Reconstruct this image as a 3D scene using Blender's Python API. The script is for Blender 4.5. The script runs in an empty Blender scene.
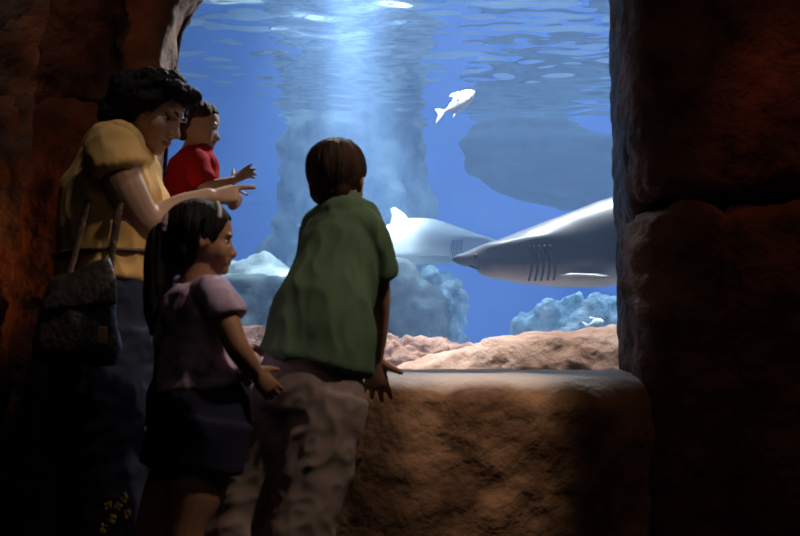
import bpy, bmesh, math, random
import numpy as np
from mathutils import Vector, Matrix, Euler, noise as mnoise
R = math.radians
rnd = random.Random(7)
C = bpy.context.scene.collection
S = bpy.context.scene

# ------------------------------------------------------------------ camera
F = 1000.0
CAMZ, PITCH = 0.75, R(5.5)
cd = bpy.data.cameras.new('camera'); cam = bpy.data.objects.new('camera', cd); C.objects.link(cam)
cam.location = (0, 0, CAMZ); cam.rotation_euler = (R(90) + PITCH, 0, 0)
cd.sensor_width = 36; cd.lens = 45; cd.clip_start = 0.05
cd.dof.use_dof = True; cd.dof.focus_distance = 4.3; cd.dof.aperture_fstop = 5.0
S.camera = cam
CP, SP = math.cos(PITCH), math.sin(PITCH)

def P(px, py, Y):
    """world point seen at photo pixel (px,py) at world depth Y"""
    u = (px - 400) / F; v = (268 - py) / F
    d = Vector((u, CP - v * SP, SP + v * CP))
    return Vector((0, 0, CAMZ)) + d * (Y / d.y)

# ------------------------------------------------------------------ helpers
def tag(o, label=None, cat=None, group=None, kind=None):
    if label: o['label'] = label
    if cat: o['category'] = cat
    if group: o['group'] = group
    if kind: o['kind'] = kind
    return o

def empty(name, loc, label, cat, group=None, kind=None):
    o = bpy.data.objects.new(name, None); C.objects.link(o)
    o.location = loc; o.empty_display_size = 0.1
    return tag(o, label, cat, group, kind)

def link(name, me, mat, parent=None, smooth=True):
    """link mesh (world coordinates) as one object"""
    if isinstance(me, bmesh.types.BMesh):
        bm = me; me = bpy.data.meshes.new(name)
        bmesh.ops.recalc_face_normals(bm, faces=bm.faces[:])
        bm.to_mesh(me); bm.free()
    me.name = name
    o = bpy.data.objects.new(name, me); C.objects.link(o)
    if mat is not None:
        for m in (mat if isinstance(mat, (list, tuple)) else [mat]): me.materials.append(m)
    if smooth:
        me.polygons.foreach_set('use_smooth', [True] * len(me.polygons))
    if parent is not None:
        o.parent = parent
        base = parent
        t = Vector(parent.location)
        while base.parent is not None: base = base.parent; t = Vector(base.location)
        if parent.type == 'EMPTY': o.matrix_parent_inverse = Matrix.Translation(-Vector(parent.location))
    return o

def catmull(pts, rads, sub):
    P_, R_ = [], []
    n = len(pts)
    for i in range(n - 1):
        p0, p1, p2, p3 = pts[max(i-1,0)], pts[i], pts[i+1], pts[min(i+2,n-1)]
        r1, r2 = rads[i], rads[i+1]
        for k in range(sub):
            t = k / sub
            P_.append(0.5 * ((2*p1) + (p2-p0)*t + (2*p0-5*p1+4*p2-p3)*t*t + (3*p1-p0-3*p2+p3)*t**3))
            s = t*t*(3-2*t)
            R_.append((r1[0]+(r2[0]-r1[0])*s, r1[1]+(r2[1]-r1[1])*s))
    P_.append(pts[-1]); R_.append(rads[-1])
    return P_, R_

def tube(bm, pts, rads, n=14, sub=5, hint=(0, 0, 1), round_ends=True, dirs=None):
    """lofted tube; rads float or (a,b): a along tangent x hint, b across"""
    pts = [Vector(p) for p in pts]
    rads = [(r, r) if not isinstance(r, (tuple, list)) else tuple(r) for r in rads]
    if sub > 1 and len(pts) > 1: pts, rads = catmull(pts, rads, sub)
    N = len(pts); rings = []
    hl = [Vector(h) for h in hint] if isinstance(hint[0], (tuple, list, Vector)) else [Vector(hint)]
    for i in range(N):
        t = (pts[min(i+1, N-1)] - pts[max(i-1, 0)]).normalized()
        q = i/(N-1)*(len(hl)-1); j = min(int(q), max(len(hl)-2, 0))
        h = hl[j].lerp(hl[min(j+1, len(hl)-1)], q-j)
        if abs(t.dot(h.normalized())) > 0.97: h = Vector((0.31, 0.9, 0.2)) if abs(t.z) > 0.8 else Vector((0, 0, 1))
        s = t.cross(h).normalized(); u = s.cross(t).normalized()
        rings.append((pts[i], t, s, u, rads[i]))
    if round_ends:
        p, t, s, u, r = rings[0]; rr = min(r); pre = []
        for a in (75, 50, 25): pre.append((p - t*rr*math.sin(R(a)), t, s, u, (r[0]*math.cos(R(a)), r[1]*math.cos(R(a)))))
        p, t, s, u, r = rings[-1]; rr = min(r); post = []
        for a in (25, 50, 75): post.append((p + t*rr*math.sin(R(a)), t, s, u, (r[0]*math.cos(R(a)), r[1]*math.cos(R(a)))))
        rings = pre + rings + post
    vs = []
    for p, t, s, u, r in rings:
        vs.append([bm.verts.new(p + s*(r[0]*math.cos(2*math.pi*k/n)) + u*(r[1]*math.sin(2*math.pi*k/n))) for k in range(n)])
    for i in range(len(vs)-1):
        for k in range(n):
            bm.faces.new((vs[i][k], vs[i][(k+1)%n], vs[i+1][(k+1)%n], vs[i+1][k]))
    bm.faces.new(vs[0][::-1]); bm.faces.new(vs[-1])

def ell(bm, c, r, M=None, nu=18, nv=12):
    """ellipsoid with optional 3x3 rotation"""
    c = Vector(c); rows = []
    f = lambda v: c + (M @ v if M is not None else v)
    top = bm.verts.new(f(Vector((0,0,r[2])))); bot = bm.verts.new(f(Vector((0,0,-r[2]))))
    for j in range(1, nv):
        th = math.pi*j/nv
        rows.append([bm.verts.new(f(Vector((r[0]*math.sin(th)*math.cos(2*math.pi*k/nu), r[1]*math.sin(th)*math.sin(2*math.pi*k/nu), r[2]*math.cos(th))))) for k in range(nu)])
    for k in range(nu):
        bm.faces.new((top, rows[0][k], rows[0][(k+1)%nu])); bm.faces.new((bot, rows[-1][(k+1)%nu], rows[-1][k]))
        for j in range(len(rows)-1): bm.faces.new((rows[j][k], rows[j+1][k], rows[j+1][(k+1)%nu], rows[j][(k+1)%nu]))

def box(bm, lo, hi):
    vs = [bm.verts.new((x, y, z)) for x in (lo[0], hi[0]) for y in (lo[1], hi[1]) for z in (lo[2], hi[2])]
    for f in ((0,1,3,2),(4,6,7,5),(0,4,5,1),(2,3,7,6),(0,2,6,4),(1,5,7,3)): bm.faces.new([vs[i] for i in f])

def evaled(bm, mods):
    me = bpy.data.meshes.new('tmp'); bmesh.ops.recalc_face_normals(bm, faces=bm.faces[:]); bm.to_mesh(me); bm.free()
    o = bpy.data.objects.new('tmp', me); C.objects.link(o)
    for typ, kw in mods:
        m = o.modifiers.new('m', typ)
        for k, v in kw.items(): setattr(m, k, v)
    dg = bpy.context.evaluated_depsgraph_get()
    out = bpy.data.meshes.new_from_object(o.evaluated_get(dg))
    bpy.data.objects.remove(o); bpy.data.meshes.remove(me)
    return out

def remesh(bm, voxel, it=4, fac=0.5):
    return evaled(bm, [('REMESH', dict(mode='VOXEL', voxel_size=voxel)), ('SMOOTH', dict(factor=fac, iterations=it))])

def verts(me):
    a = np.empty(len(me.vertices)*3); me.vertices.foreach_get('co', a); return a.reshape(-1, 3)
def normals(me):
    a = np.empty(len(me.vertices)*3); me.vertices.foreach_get('normal', a); return a.reshape(-1, 3)
def setverts(me, a):
    me.vertices.foreach_set('co', np.ascontiguousarray(a).ravel()); me.update()
def nz(a, scale, off=0.0):
    """noise per vertex; scale float or 3-vector"""
    s = np.asarray(scale, float) * np.ones(3)
    q = a*s + off
    return np.array([mnoise.noise(Vector(v)) for v in q])
def fz(a, scale, octv=4, off=0.0, H=1.0):
    s = np.asarray(scale, float) * np.ones(3)
    q = a*s + off
    return np.array([mnoise.fractal(Vector(v), H, 2.0, octv) for v in q])
def push(me, d):
    setverts(me, verts(me) + normals(me)*np.asarray(d)[:, None])

# ------------------------------------------------------------------ materials
def nt(name):
    m = bpy.data.materials.new(name); m.use_nodes = True
    t = m.node_tree; t.nodes.clear()
    out = t.nodes.new('ShaderNodeOutputMaterial')
    return m, t, out
def surf(name, col, col2=None, scale=6.0, rough=0.8, bump=0.0, bscale=40.0, spec=0.3, detail=6.0, stretch=(1,1,1), extra=None, contrast=(0.35,0.65), bdist=0.02):
    m, t, out = nt(name); N, L = t.nodes, t.links
    b = N.new('ShaderNodeBsdfPrincipled'); L.new(b.outputs[0], out.inputs[0])
    b.inputs['Roughness'].default_value = rough; b.inputs['Specular IOR Level'].default_value = spec
    tc = N.new('ShaderNodeTexCoord'); mp = N.new('ShaderNodeMapping'); L.new(tc.outputs['Object'], mp.inputs[0]); mp.inputs['Scale'].default_value = stretch
    if col2 is None: b.inputs['Base Color'].default_value = (*col, 1)
    else:
        n = N.new('ShaderNodeTexNoise'); n.inputs['Scale'].default_value = scale; n.inputs['Detail'].default_value = detail; L.new(mp.outputs[0], n.inputs['Vector'])
        r = N.new('ShaderNodeValToRGB'); L.new(n.outputs[0], r.inputs[0])
        r.color_ramp.elements[0].position, r.color_ramp.elements[1].position = contrast
        r.color_ramp.elements[0].color = (*col, 1); r.color_ramp.elements[1].color = (*col2, 1)
        if extra:
            for pos, cc in extra:
                e = r.color_ramp.elements.new(pos); e.color = (*cc, 1)
        L.new(r.outputs[0], b.inputs['Base Color'])
    if bump:
        n2 = N.new('ShaderNodeTexNoise'); n2.inputs['Scale'].default_value = bscale; n2.inputs['Detail'].default_value = 8; L.new(mp.outputs[0], n2.inputs['Vector'])
        bp = N.new('ShaderNodeBump'); bp.inputs['Strength'].default_value = bump; bp.inputs['Distance'].default_value = bdist
        L.new(n2.outputs[0], bp.inputs['Height']); L.new(bp.outputs[0], b.inputs['Normal'])
    return m

M = {}
M['rock_red'] = surf('red_brown_rock', (.045,.022,.015), (.16,.075,.045), 5, .75, .8, 30, .25)
M['rock_brown'] = surf('brown_rock', (.10,.055,.032), (.32,.18,.10), 7, .8, .8, 26, .25)
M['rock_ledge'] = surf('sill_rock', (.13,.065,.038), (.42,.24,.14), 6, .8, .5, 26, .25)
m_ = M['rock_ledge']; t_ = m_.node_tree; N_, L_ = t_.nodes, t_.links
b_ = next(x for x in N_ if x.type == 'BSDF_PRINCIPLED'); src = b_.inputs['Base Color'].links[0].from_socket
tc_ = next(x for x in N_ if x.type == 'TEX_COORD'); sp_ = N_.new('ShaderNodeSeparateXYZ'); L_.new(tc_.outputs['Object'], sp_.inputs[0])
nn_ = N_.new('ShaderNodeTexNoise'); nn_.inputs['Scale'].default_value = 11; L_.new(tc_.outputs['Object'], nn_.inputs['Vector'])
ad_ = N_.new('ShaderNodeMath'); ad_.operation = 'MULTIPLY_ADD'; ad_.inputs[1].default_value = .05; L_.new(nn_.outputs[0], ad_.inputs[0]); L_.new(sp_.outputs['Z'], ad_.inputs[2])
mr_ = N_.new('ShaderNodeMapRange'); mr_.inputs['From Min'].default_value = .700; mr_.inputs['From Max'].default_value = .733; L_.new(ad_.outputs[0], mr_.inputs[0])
mx_ = N_.new('ShaderNodeMixRGB'); L_.new(mr_.outputs[0], mx_.inputs[0]); L_.new(src, mx_.inputs[1]); mx_.inputs[2].default_value = (.52,.42,.36,1); L_.new(mx_.outputs[0], b_.inputs['Base Color'])  # lip mixed paler: worn stone, with light on the lip painted in too
M['rock_grey'] = surf('grey_brown_rock', (.07,.05,.04), (.24,.18,.15), 6, .85, .8, 24, .2)
M['rock_dark'] = surf('dark_worn_rock', (.018,.014,.013), (.06,.045,.04), 9, .6, .7, 30, .3)
M['carpet'] = surf('dark_carpet', (.012,.01,.01), (.10,.07,.02), 30, .95, .3, 200, .1, contrast=(.62,.7))
M['ceiling'] = surf('dark_ceiling', (.02,.018,.017), (.04,.035,.03), 3, .95, .4, 20, .1)
M['pink_rock'] = surf('pink_carved_rock', (.19,.095,.065), (.40,.235,.17), 9, .85, .6, 45, .2, extra=[(.5,(.31,.175,.125))])
M['sand_rock'] = surf('sandy_rock', (.36,.20,.14), (.56,.36,.27), 6, .85, .5, 40, .2)
M['tank_wall'] = surf('blue_tank_wall', (.12,.24,.74), (.145,.28,.84), 1.5, .9, 0, 1, .1)
M['tank_sand'] = surf('tank_sand', (.35,.33,.30), (.5,.47,.42), 12, .95, .5, 60, .1)
M['reef_rock'] = surf('reef_rock', (.05,.065,.06), (.36,.39,.35), 3.5, .9, .8, 14, .1, detail=8)
M['reef_coral'] = surf('reef_coral', (.22,.42,.50), (.78,.90,.92), 14, .9, .8, 40, .1)
M['hull'] = surf('wreck_plating', (.008,.03,.045), (.035,.075,.095), 2.2, .85, .5, 10, .1, stretch=(.6,1,2.2))
M['black_frame'] = surf('black_frame', (.012,.012,.013), None, rough=.45, spec=.4)

# water volume
VOL_D = dict(scat=0.092, absn=0.16)
m, t, out = nt('water_volume'); N, L = t.nodes, t.links
vs = N.new('ShaderNodeVolumeScatter'); vs.inputs['Color'].default_value = (.38,.60,1,1); vs.inputs['Density'].default_value = VOL_D['scat']; vs.inputs['Anisotropy'].default_value = 0.15
va = N.new('ShaderNodeVolumeAbsorption'); va.inputs['Color'].default_value = (.25,.62,.95,1); va.inputs['Density'].default_value = VOL_D['absn']
ad = N.new('ShaderNodeAddShader'); L.new(vs.outputs[0], ad.inputs[0]); L.new(va.outputs[0], ad.inputs[1]); L.new(ad.outputs[0], out.inputs['Volume'])
M['water'] = m
# water surface (seen from below: total internal reflection)
m, t, out = nt('water_surface'); N, L = t.nodes, t.links
fr = N.new('ShaderNodeFresnel'); fr.inputs[0].default_value = 1.33
tr = N.new('ShaderNodeBsdfTransparent'); gl = N.new('ShaderNodeBsdfGlossy'); gl.inputs['Roughness'].default_value = .03
gl.inputs['Color'].default_value = (.96,.98,1,1)
mx = N.new('ShaderNodeMixShader'); L.new(fr.outputs[0], mx.inputs[0]); L.new(tr.outputs[0], mx.inputs[1]); L.new(gl.outputs[0], mx.inputs[2]); L.new(mx.outputs[0], out.inputs[0])
M['water_surface'] = m
# glass pane
m, t, out = nt('pane_glass'); N, L = t.nodes, t.links
lw = N.new('ShaderNodeLayerWeight'); lw.inputs[0].default_value = .12
tr = N.new('ShaderNodeBsdfTransparent'); gl = N.new('ShaderNodeBsdfGlossy'); gl.inputs['Roughness'].default_value = .01
mx = N.new('ShaderNodeMixShader'); L.new(lw.outputs['Fresnel'], mx.inputs[0]); L.new(tr.outputs[0], mx.inputs[1]); L.new(gl.outputs[0], mx.inputs[2]); L.new(mx.outputs[0], out.inputs[0])
M['glass'] = m

# ------------------------------------------------------------------ rock builders
def rock_mesh(bm, big=.03, fine=.012, bs=4.0, fs=18.0, voxel=.025, it=1, off=0.0):
    me = remesh(bm, voxel, it)
    a = verts(me)
    push(me, big*fz(a, bs, 3, off)*1.0 + fine*fz(a, fs, 4, off+9))
    return me

# ================================================================== SETTING
YG = 3.30                       # front of the glass
# floor of the visitor hall
bm = bmesh.new(); box(bm, (-3.2, -1.0, -.1), (2.6, 3.28, 0)); tag(link('floor', bm, M['carpet'], smooth=False), kind='structure')
bm = bmesh.new(); box(bm, (-3.2, -1.0, 3.0), (2.6, 3.28, 3.1)); tag(link('ceiling', bm, M['ceiling'], smooth=False), kind='structure')

# window wall: rock surround with an opening arched at the upper left
open_px = [(150,372),(152,330),(154,280),(156,230),(158,180),(163,120),(170,62),(176,30),(190,2),(212,-24),(250,-44),(330,-56),(420,-58),(520,-58),(590,-56),(612,-40),(620,-4),(622,60),(625,130),(627,200),(630,260),(632,320),(635,372)]
inner = [P(x, y, 3.16) for x, y in open_px]
def ringwall(y0, y1, outer_lo, outer_hi):
    bm = bmesh.new()
    n = len(inner)
    cx, cz = .0, 1.2
    loops = []
    K = 14
    for i, p in enumerate(inner):
        # where the ray from the centre leaves the rectangle
        d = Vector((p.x-cx, 0, p.z-cz))
        tx = ((outer_hi[0]-cx)/d.x if d.x > 0 else (outer_lo[0]-cx)/d.x) if abs(d.x) > 1e-6 else 1e9
        tz = ((outer_hi[1]-cz)/d.z if d.z > 0 else (outer_lo[1]-cz)/d.z) if abs(d.z) > 1e-6 else 1e9
        tt = min(tx, tz)
        q = Vector((cx, 0, cz)) + d*tt
        loops.append((p, q))
    front, back = [], []
    for p, q in loops:
        front.append([bm.verts.new((p.x+(q.x-p.x)*k/K, y0, p.z+(q.z-p.z)*k/K)) for k in range(K+1)])
        back.append([bm.verts.new((p.x+(q.x-p.x)*k/K, y1, p.z+(q.z-p.z)*k/K)) for k in range(K+1)])
    for i in range(n-1):
        for k in range(K):
            bm.faces.new((front[i][k], front[i][k+1], front[i+1][k+1], front[i+1][k]))
            bm.faces.new((back[i][k], back[i+1][k], back[i+1][k+1], back[i][k+1]))
        bm.faces.new((front[i][0], front[i+1][0], back[i+1][0], back[i][0]))
        bm.faces.new((front[i][K], back[i][K], back[i+1][K], front[i+1][K]))
    for e in (0, n-1):
        for k in range(K): 
            bm.faces.new((front[e][k], back[e][k], back[e][k+1], front[e][k+1]) if e == 0 else (front[e][k], front[e][k+1], back[e][k+1], back[e][k]))
    return bm
bm = ringwall(3.04, 3.28, (-1.45, -.0), (1.35, 3.0))
me = rock_mesh(bm, .022, .008, 4, 16, .022, 2)
tag(link('wall_front', me, M['rock_brown']), kind='structure')

# black gasket round the pane
bm = bmesh.new()
gp = [P(x, y, 3.24) for x, y in open_px]
cen = Vector((.0, 3.24, 1.2))
tube(bm, [p + (cen-p).normalized()*.006 for p in gp], [(.020,.012)]*len(gp), n=8, sub=1, hint=(0,1,0), round_ends=False)
win = link('window_1', bm, M['black_frame']); tag(win, kind='structure')
bm = bmesh.new(); box(bm, (-1.2, YG, .45), (1.1, YG+.03, 2.9))
link('glass_pane', bm, M['glass'], win, smooth=False)

def slab_outline(rows, y_front, depth, n=22, power=2.6):
    """rock mass with per-row left/right px edges; rounded-rectangular plan"""
    bm = bmesh.new(); rings = []
    for py, xl, xr, yf in rows:
        a, b = P(xl, py, yf), P(xr, py, yf)
        cx, hw, z = (a.x+b.x)/2, (b.x-a.x)/2, a.z
        ring = []
        for k in range(n):
            th = 2*math.pi*k/n; c, s = math.cos(th), math.sin(th)
            ring.append(bm.verts.new((cx + hw*math.copysign(abs(c)**(2/power), c), yf + depth/2 + depth/2*math.copysign(abs(s)**(2/power), s), z)))
        rings.append(ring)
    for i in range(len(rings)-1):
        for k in range(n): bm.faces.new((rings[i][k], rings[i][(k+1)%n], rings[i+1][(k+1)%n], rings[i+1][k]))
    bm.faces.new(rings[0]); bm.faces.new(rings[-1][::-1])
    return bm
def to_floor(rows):
    # last row goes to z=0
    py, xl, xr, yf = rows[-1]
    pz = 364 + CAMZ/yf*1000
    rows.append((pz+12, xl-8, xr, yf))
    return rows
# left pier: lower course, upper course, with a joint between
rows = [(100,36,108,2.93),(112,32,112,2.9),(200,17,112,2.9),(300,6,112,2.9),(400,-2,110,2.9),(536,-8,108,2.9)]
me = rock_mesh(slab_outline(to_floor(rows), 2.9, .36, 32, 7), .022, .012, 5, 20, .02, 1, 3.0)
tag(link('rock_pier_base', me, M['rock_red']), kind='structure')
rows = [(-330,58,116,2.93),(-120,52,116,2.93),(-20,47,112,2.93),(60,40,110,2.93),(104,34,110,2.95)]
me = rock_mesh(slab_outline(rows, 2.9, .36, 32, 7), .022, .012, 5, 20, .02, 1, 5.0)
# shallow vertical flutes
a = verts(me); d = np.zeros(len(a)); setverts(me, a); push(me, .012*np.cos(a[:,0]*75))
tag(link('rock_pier_shaft', me, M['rock_red']), kind='structure')
# slim grey pilaster at the far left foot
rows = [(350,27,47,2.86),(400,25,46,2.86),(458,21,44,2.86),(466,12,48,2.84),(500,6,52,2.84)]
me = rock_mesh(slab_outline(to_floor(rows), 2.8, .12), .008, .006, 7, 25, .012, 1, 8.0)
tag(link('rock_pilaster', me, M['rock_grey']), kind='structure')

# rock wall further back on the left
bm = bmesh.new(); box(bm, (-3.0, 3.02, 0), (-1.02, 3.22, 2.96))
me = rock_mesh(bm, .045, .03, 3, 12, .025, 1, 2.0)
tag(link('wall_left', me, M['rock_grey']), kind='structure')
bm = bmesh.new(); box(bm, (-3.2, -1.0, 0), (-3.08, 3.28, 2.98)); tag(link('wall_side', bm, M['ceiling'], smooth=False), kind='structure')
bm = bmesh.new(); box(bm, (2.45, -1.0, 0), (2.6, 3.28, 2.98)); tag(link('wall_right', bm, M['ceiling'], smooth=False), kind='structure')

# right rock pillar: two courses of big blocks
rows = [(-330,640,1050,2.86),(-100,639,1050,2.84),(60,641,1050,2.82),(180,644,1050,2.82),(196,650,1050,2.86)]
me = rock_mesh(slab_outline(rows, 2.8, .44, 30, 5), .028, .012, 4, 18, .022, 1, 11.0)
a = verts(me); push(me, -.03*np.exp(-((a[:,0]-.93)/.018)**2) + .010*np.cos(a[:,0]*26))
tag(link('rock_pillar_shaft', me, M['rock_red']), kind='structure')
rows = [(204,650,1050,2.86),(214,642,1050,2.80),(300,643,1050,2.80),(380,646,1050,2.80),(536,650,1050,2.80)]
me = rock_mesh(slab_outline(to_floor(rows), 2.8, .44, 30, 5), .028, .012, 4, 18, .022, 1, 14.0)
a = verts(me); push(me, -.03*np.exp(-((a[:,0]-.93)/.018)**2)  + .008*np.cos(a[:,0]*21+1))
tag(link('rock_pillar_base', me, M['rock_red']), kind='structure')
# worn jamb between pillar and pane
rows = [(-330,617,674,2.99),(0,623,674,2.99),(120,626,674,2.98),(205,628,674,2.98),(215,632,674,2.99),(300,633,674,2.98),(372,636,674,2.98),(420,639,674,2.98)]
me = rock_mesh(slab_outline(rows, 2.9, .28, 22, 4), .006, .006, 5, 22, .014, 1, 20.0)
tag(link('trim_1', me, M['rock_dark']), kind='structure')

# the sill: rounded rock ledge under the window
def yf(x):
    xs = [-1.45,-1.0,-.62,-.42,-.2,0,.25,.45,.62,.8]; ys = [3.06,3.04,2.99,2.90,2.76,2.70,2.70,2.74,2.82,2.92]
    return float(np.interp(x, xs, ys))
bm = bmesh.new(); secs = []
for i in range(60):
    x = -1.45 + (2.25)*i/59; y = yf(x)
    prof = [(3.26,.0),(3.26,.735),(3.1,.73),(y+.14,.722),(y+.07,.712),(y+.025,.690),(y,.655),(y-.005,.55),(y+.01,.40),(y+.02,.2),(y,.0)]
    secs.append([bm.verts.new((x, a, b)) for a, b in prof])
for i in range(59):
    n = len(secs[0])
    for k in range(n): bm.faces.new((secs[i][k], secs[i][(k+1)%n], secs[i+1][(k+1)%n], secs[i+1][k]))
bm.faces.new(secs[0]); bm.faces.new(secs[-1][::-1])
me = remesh(bm, .016, 2); a = verts(me)
w = np.clip((.69-a[:,2])/.06, 0, 1)
push(me, w*(.016*fz(a, 4, 3, 31.) + .006*fz(a, 15, 4, 7.)) + (1-w)*.004*fz(a, 9, 3, 2.))
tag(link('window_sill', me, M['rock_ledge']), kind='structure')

# ================================================================== TANK
ZS = 2.5                         # water level
YB = 10.5
def panel(name, lo, hi, mat):
    bm = bmesh.new(); box(bm, lo, hi); return tag(link(name, bm, mat, smooth=False), kind='structure')
panel('tank_back_wall', (-6, YB, 0), (6, YB+.1, 4.2), M['tank_wall'])
panel('tank_left_wall', (-6.1, 3.3, 0), (-6, YB, 4.2), M['tank_wall'])
panel('tank_right_wall', (6, 3.3, 0), (6.1, YB, 4.2), M['tank_wall'])
panel('tank_floor', (-6, 3.3, -.1), (6, YB, 0), M['tank_sand'])

wr = empty('tank_water', (0, 6.9, 0), 'clear blue aquarium water filling the tank behind the window', 'water', kind='stuff')
bm = bmesh.new(); box(bm, (-5.99, YG+.035, .005), (5.99, YB-.005, ZS+.12)); tag(link('water_body', bm, M['water'], wr, smooth=False), kind='stuff')
NX, NY = 400, 280
xs = np.linspace(-5.98, 5.98, NX); ys = np.linspace(YG+.05, YB-.01, NY)
gx, gy = np.meshgrid(xs, ys); a = np.stack([gx.ravel(), gy.ravel(), np.zeros(NX*NY)], 1)
h = .016*nz(a, (1.3, 2.2, 1), 4.) + .014*nz(a, (3.6, 7.0, 1), 14.) + .008*nz(a, (7, 14, 1), 24.)
a[:,2] = ZS + h
me = bpy.data.meshes.new('water_surface')
fs = [(j*NX+i, j*NX+i+1, (j+1)*NX+i+1, (j+1)*NX+i) for j in range(NY-1) for i in range(NX-1)]
me.from_pydata([tuple(v) for v in a], [], fs)
tag(link('water_surface', me, M['water_surface'], wr), kind='stuff')

def rock_thing(name, bm, mat, label, cat, big, fine, bs, fs_, vox, off, group=None, it=1):
    me = rock_mesh(bm, big, fine, bs, fs_, vox, it, off)
    return tag(link(name, me, mat), label, cat, group)

# tall reef column in the middle
bm = bmesh.new()
Yc = 7.4
tube(bm, [P(352,440,Yc), P(350,300,Yc), P(352,200,Yc), P(362,140,Yc), P(366,100,Yc), P(366,60,Yc)], [(.72,.5),(.62,.5),(.60,.45),(.56,.42),(.56,.4),(.56,.4)], n=24, hint=(0,1,0))
rock_thing('reef_column', bm, M['reef_rock'], 'tall pale reef rock column rising to the water surface behind the green-shirted boy', 'rock', .14, .05, 2.2, 9, .05, 1.0)
def boulder(name, pc, Y, hw, hz, d, mat, label, cat, off, big=.06, fine=.03, n=5):
    bm = bmesh.new(); c = P(*pc, Y)
    r = random.Random(off)
    ell(bm, c, (hw, d, hz))
    for k in range(n):
        ell(bm, c + Vector((r.uniform(-.6,.6)*hw, r.uniform(-.5,.3)*d, r.uniform(-.3,.2)*hz)), (hw*r.uniform(.4,.6), d*.6, hz*r.uniform(.6,.9)))
    return rock_thing(name, bm, mat, label, cat, big, fine, 3.2, 14, .03, off)
# flat-topped block to the left
bm = bmesh.new(); p0, p1 = P(205,277,5.6), P(345,283,5.6)
box(bm, (p0.x, 5.6, 0.02), (p1.x, 6.1, p0.z))
rock_thing('reef_block', bm, M['reef_rock'], 'flat-topped reef block standing between the girl and the green-shirted boy', 'rock', .05, .03, 3, 12, .03, 6.0)
boulder('reef_boulder', (262,296), 6.3, .28, .25, .3, M['reef_rock'], 'rounded pale boulder behind the flat-topped reef block', 'rock', 21)
boulder('reef_boulder', (402,318), 5.6, .225, .31, .3, M['reef_rock'], 'big rounded reef boulder right of the green-shirted boy, under the far shark', 'rock', 22)
# coral growing up beside that boulder
bm = bmesh.new(); r = random.Random(5)
for k in range(46):
    px = 446 + r.uniform(-15,15); py = 270 + abs(r.gauss(0,.4))*30 + r.uniform(0,66)
    px += (py-300)*.05
    ell(bm, P(px, py, 5.6 + r.uniform(-.1,.1)), [r.uniform(.03,.055)]*3, None, 10, 7)
tube(bm, [P(446,345,5.62), P(446,280,5.62)], [.07,.05], n=10)
rock_thing('branching_coral', bm, M['reef_coral'], 'knobbly blue-white coral stack on the right side of the reef boulder', 'coral', .014, .012, 14, 30, .014, 3.0)
# broad coral mound below the near shark
bm = bmesh.new(); r = random.Random(9)
for k in range(60):
    t = r.uniform(-1,1); px = 586 + 62*t; top = 296 + 26*t*t
    py = top + r.uniform(5, 60)
    ell(bm, P(px, py, 5.3 + r.uniform(-.15,.2)), [r.uniform(.045,.09)]*3, None, 10, 7)
ell(bm, P(588,345,5.4), (.32,.25,.23))
rock_thing('coral_mound', bm, M['reef_coral'], 'broad domed coral mound under the near shark', 'coral', .03, .016, 9, 30, .018, 5.0)

# wreck hull lying under the surface at right
bm = bmesh.new(); Yh = 7.1
prof = [(459,146,4,.05),(470,146,30,.22),(490,148,46,.38),(520,153,56,.55),(560,160,58,.70),(590,166,54,.75),(620,170,52,.8),(700,178,52,.85),(820,184,50,.8),(900,184,40,.6)]
rings = []
for px, pc, hh, dd in prof:
    c = P(px, pc, Yh); hz_ = hh*Yh/1000/1.25
    ring = []
    for k in range(24):
        th = 2*math.pi*k/24; cc, ss = math.cos(th), math.sin(th)
        zz = c.z + hz_*math.copysign(abs(ss)**.75, ss)*(1.05 if ss < 0 else 1.1)
        ring.append(bm.verts.new((c.x, c.y + .5*dd*math.copysign(abs(cc)**.8, cc), min(zz, ZS-.03 if px < 572 else ZS-.17))))
    rings.append(ring)
for i in range(len(rings)-1):
    for k in range(24): bm.faces.new((rings[i][k], rings[i][(k+1)%24], rings[i+1][(k+1)%24], rings[i+1][k]))
bm.faces.new(rings[0]); bm.faces.new(rings[-1][::-1])
me = remesh(bm, .03, 1); a = verts(me)
strake = np.cos((a[:,2]+.08*a[:,0])*2*math.pi/.17)
push(me, .03*fz(a, 2.5, 3, 3.) + .014*np.sign(strake)*np.abs(strake)**.5 + .012*fz(a, 14, 3, 8.))
hull = tag(link('sunken_hull', me, M['hull']), 'large teal-grey sunken hull with horizontal strakes hanging near the surface at upper right', 'shipwreck')

# rocks right behind the pane
bm = bmesh.new(); r = random.Random(3)
tops = [(130,318),(190,320),(250,324),(300,328),(350,331),(400,334),(450,339),(490,345),(530,354),(570,366)]
px = 120
while px < 565:
    w = r.uniform(34, 62); py = np.interp(px+w/2, [t_[0] for t_ in tops], [t_[1] for t_ in tops])
    Yk = 3.76 + r.uniform(-.03,.03)
    c = P(px+w/2, py, Yk); hw = w/2*Yk/1000
    x0, x1 = c.x-hw*.96, c.x+hw*.96
    prof_ = [(3.64,.35),(3.66,.60),(3.90+Yk-3.76,c.z-.035),(3.97+Yk-3.76,c.z),(4.2,c.z-.02),(4.25,.35)]
    A = [bm.verts.new((x0, a_, b_)) for a_, b_ in prof_]; B = [bm.verts.new((x1, a_, b_)) for a_, b_ in prof_]
    for k in range(6): bm.faces.new((A[k], A[(k+1)%6], B[(k+1)%6], B[k]))
    bm.faces.new(A); bm.faces.new(B[::-1])
    px += w
a0, a1 = P(120,350,3.78), P(560,362,3.78)
box(bm, (a0.x, 3.80, .3), (a1.x, 4.2, a1.z-.06))
me = remesh(bm, .012, 3); a = verts(me)
vor = np.array([mnoise.voronoi(Vector(v)*7.0)[0][1]-mnoise.voronoi(Vector(v)*7.0)[0][0] for v in a])
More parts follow.
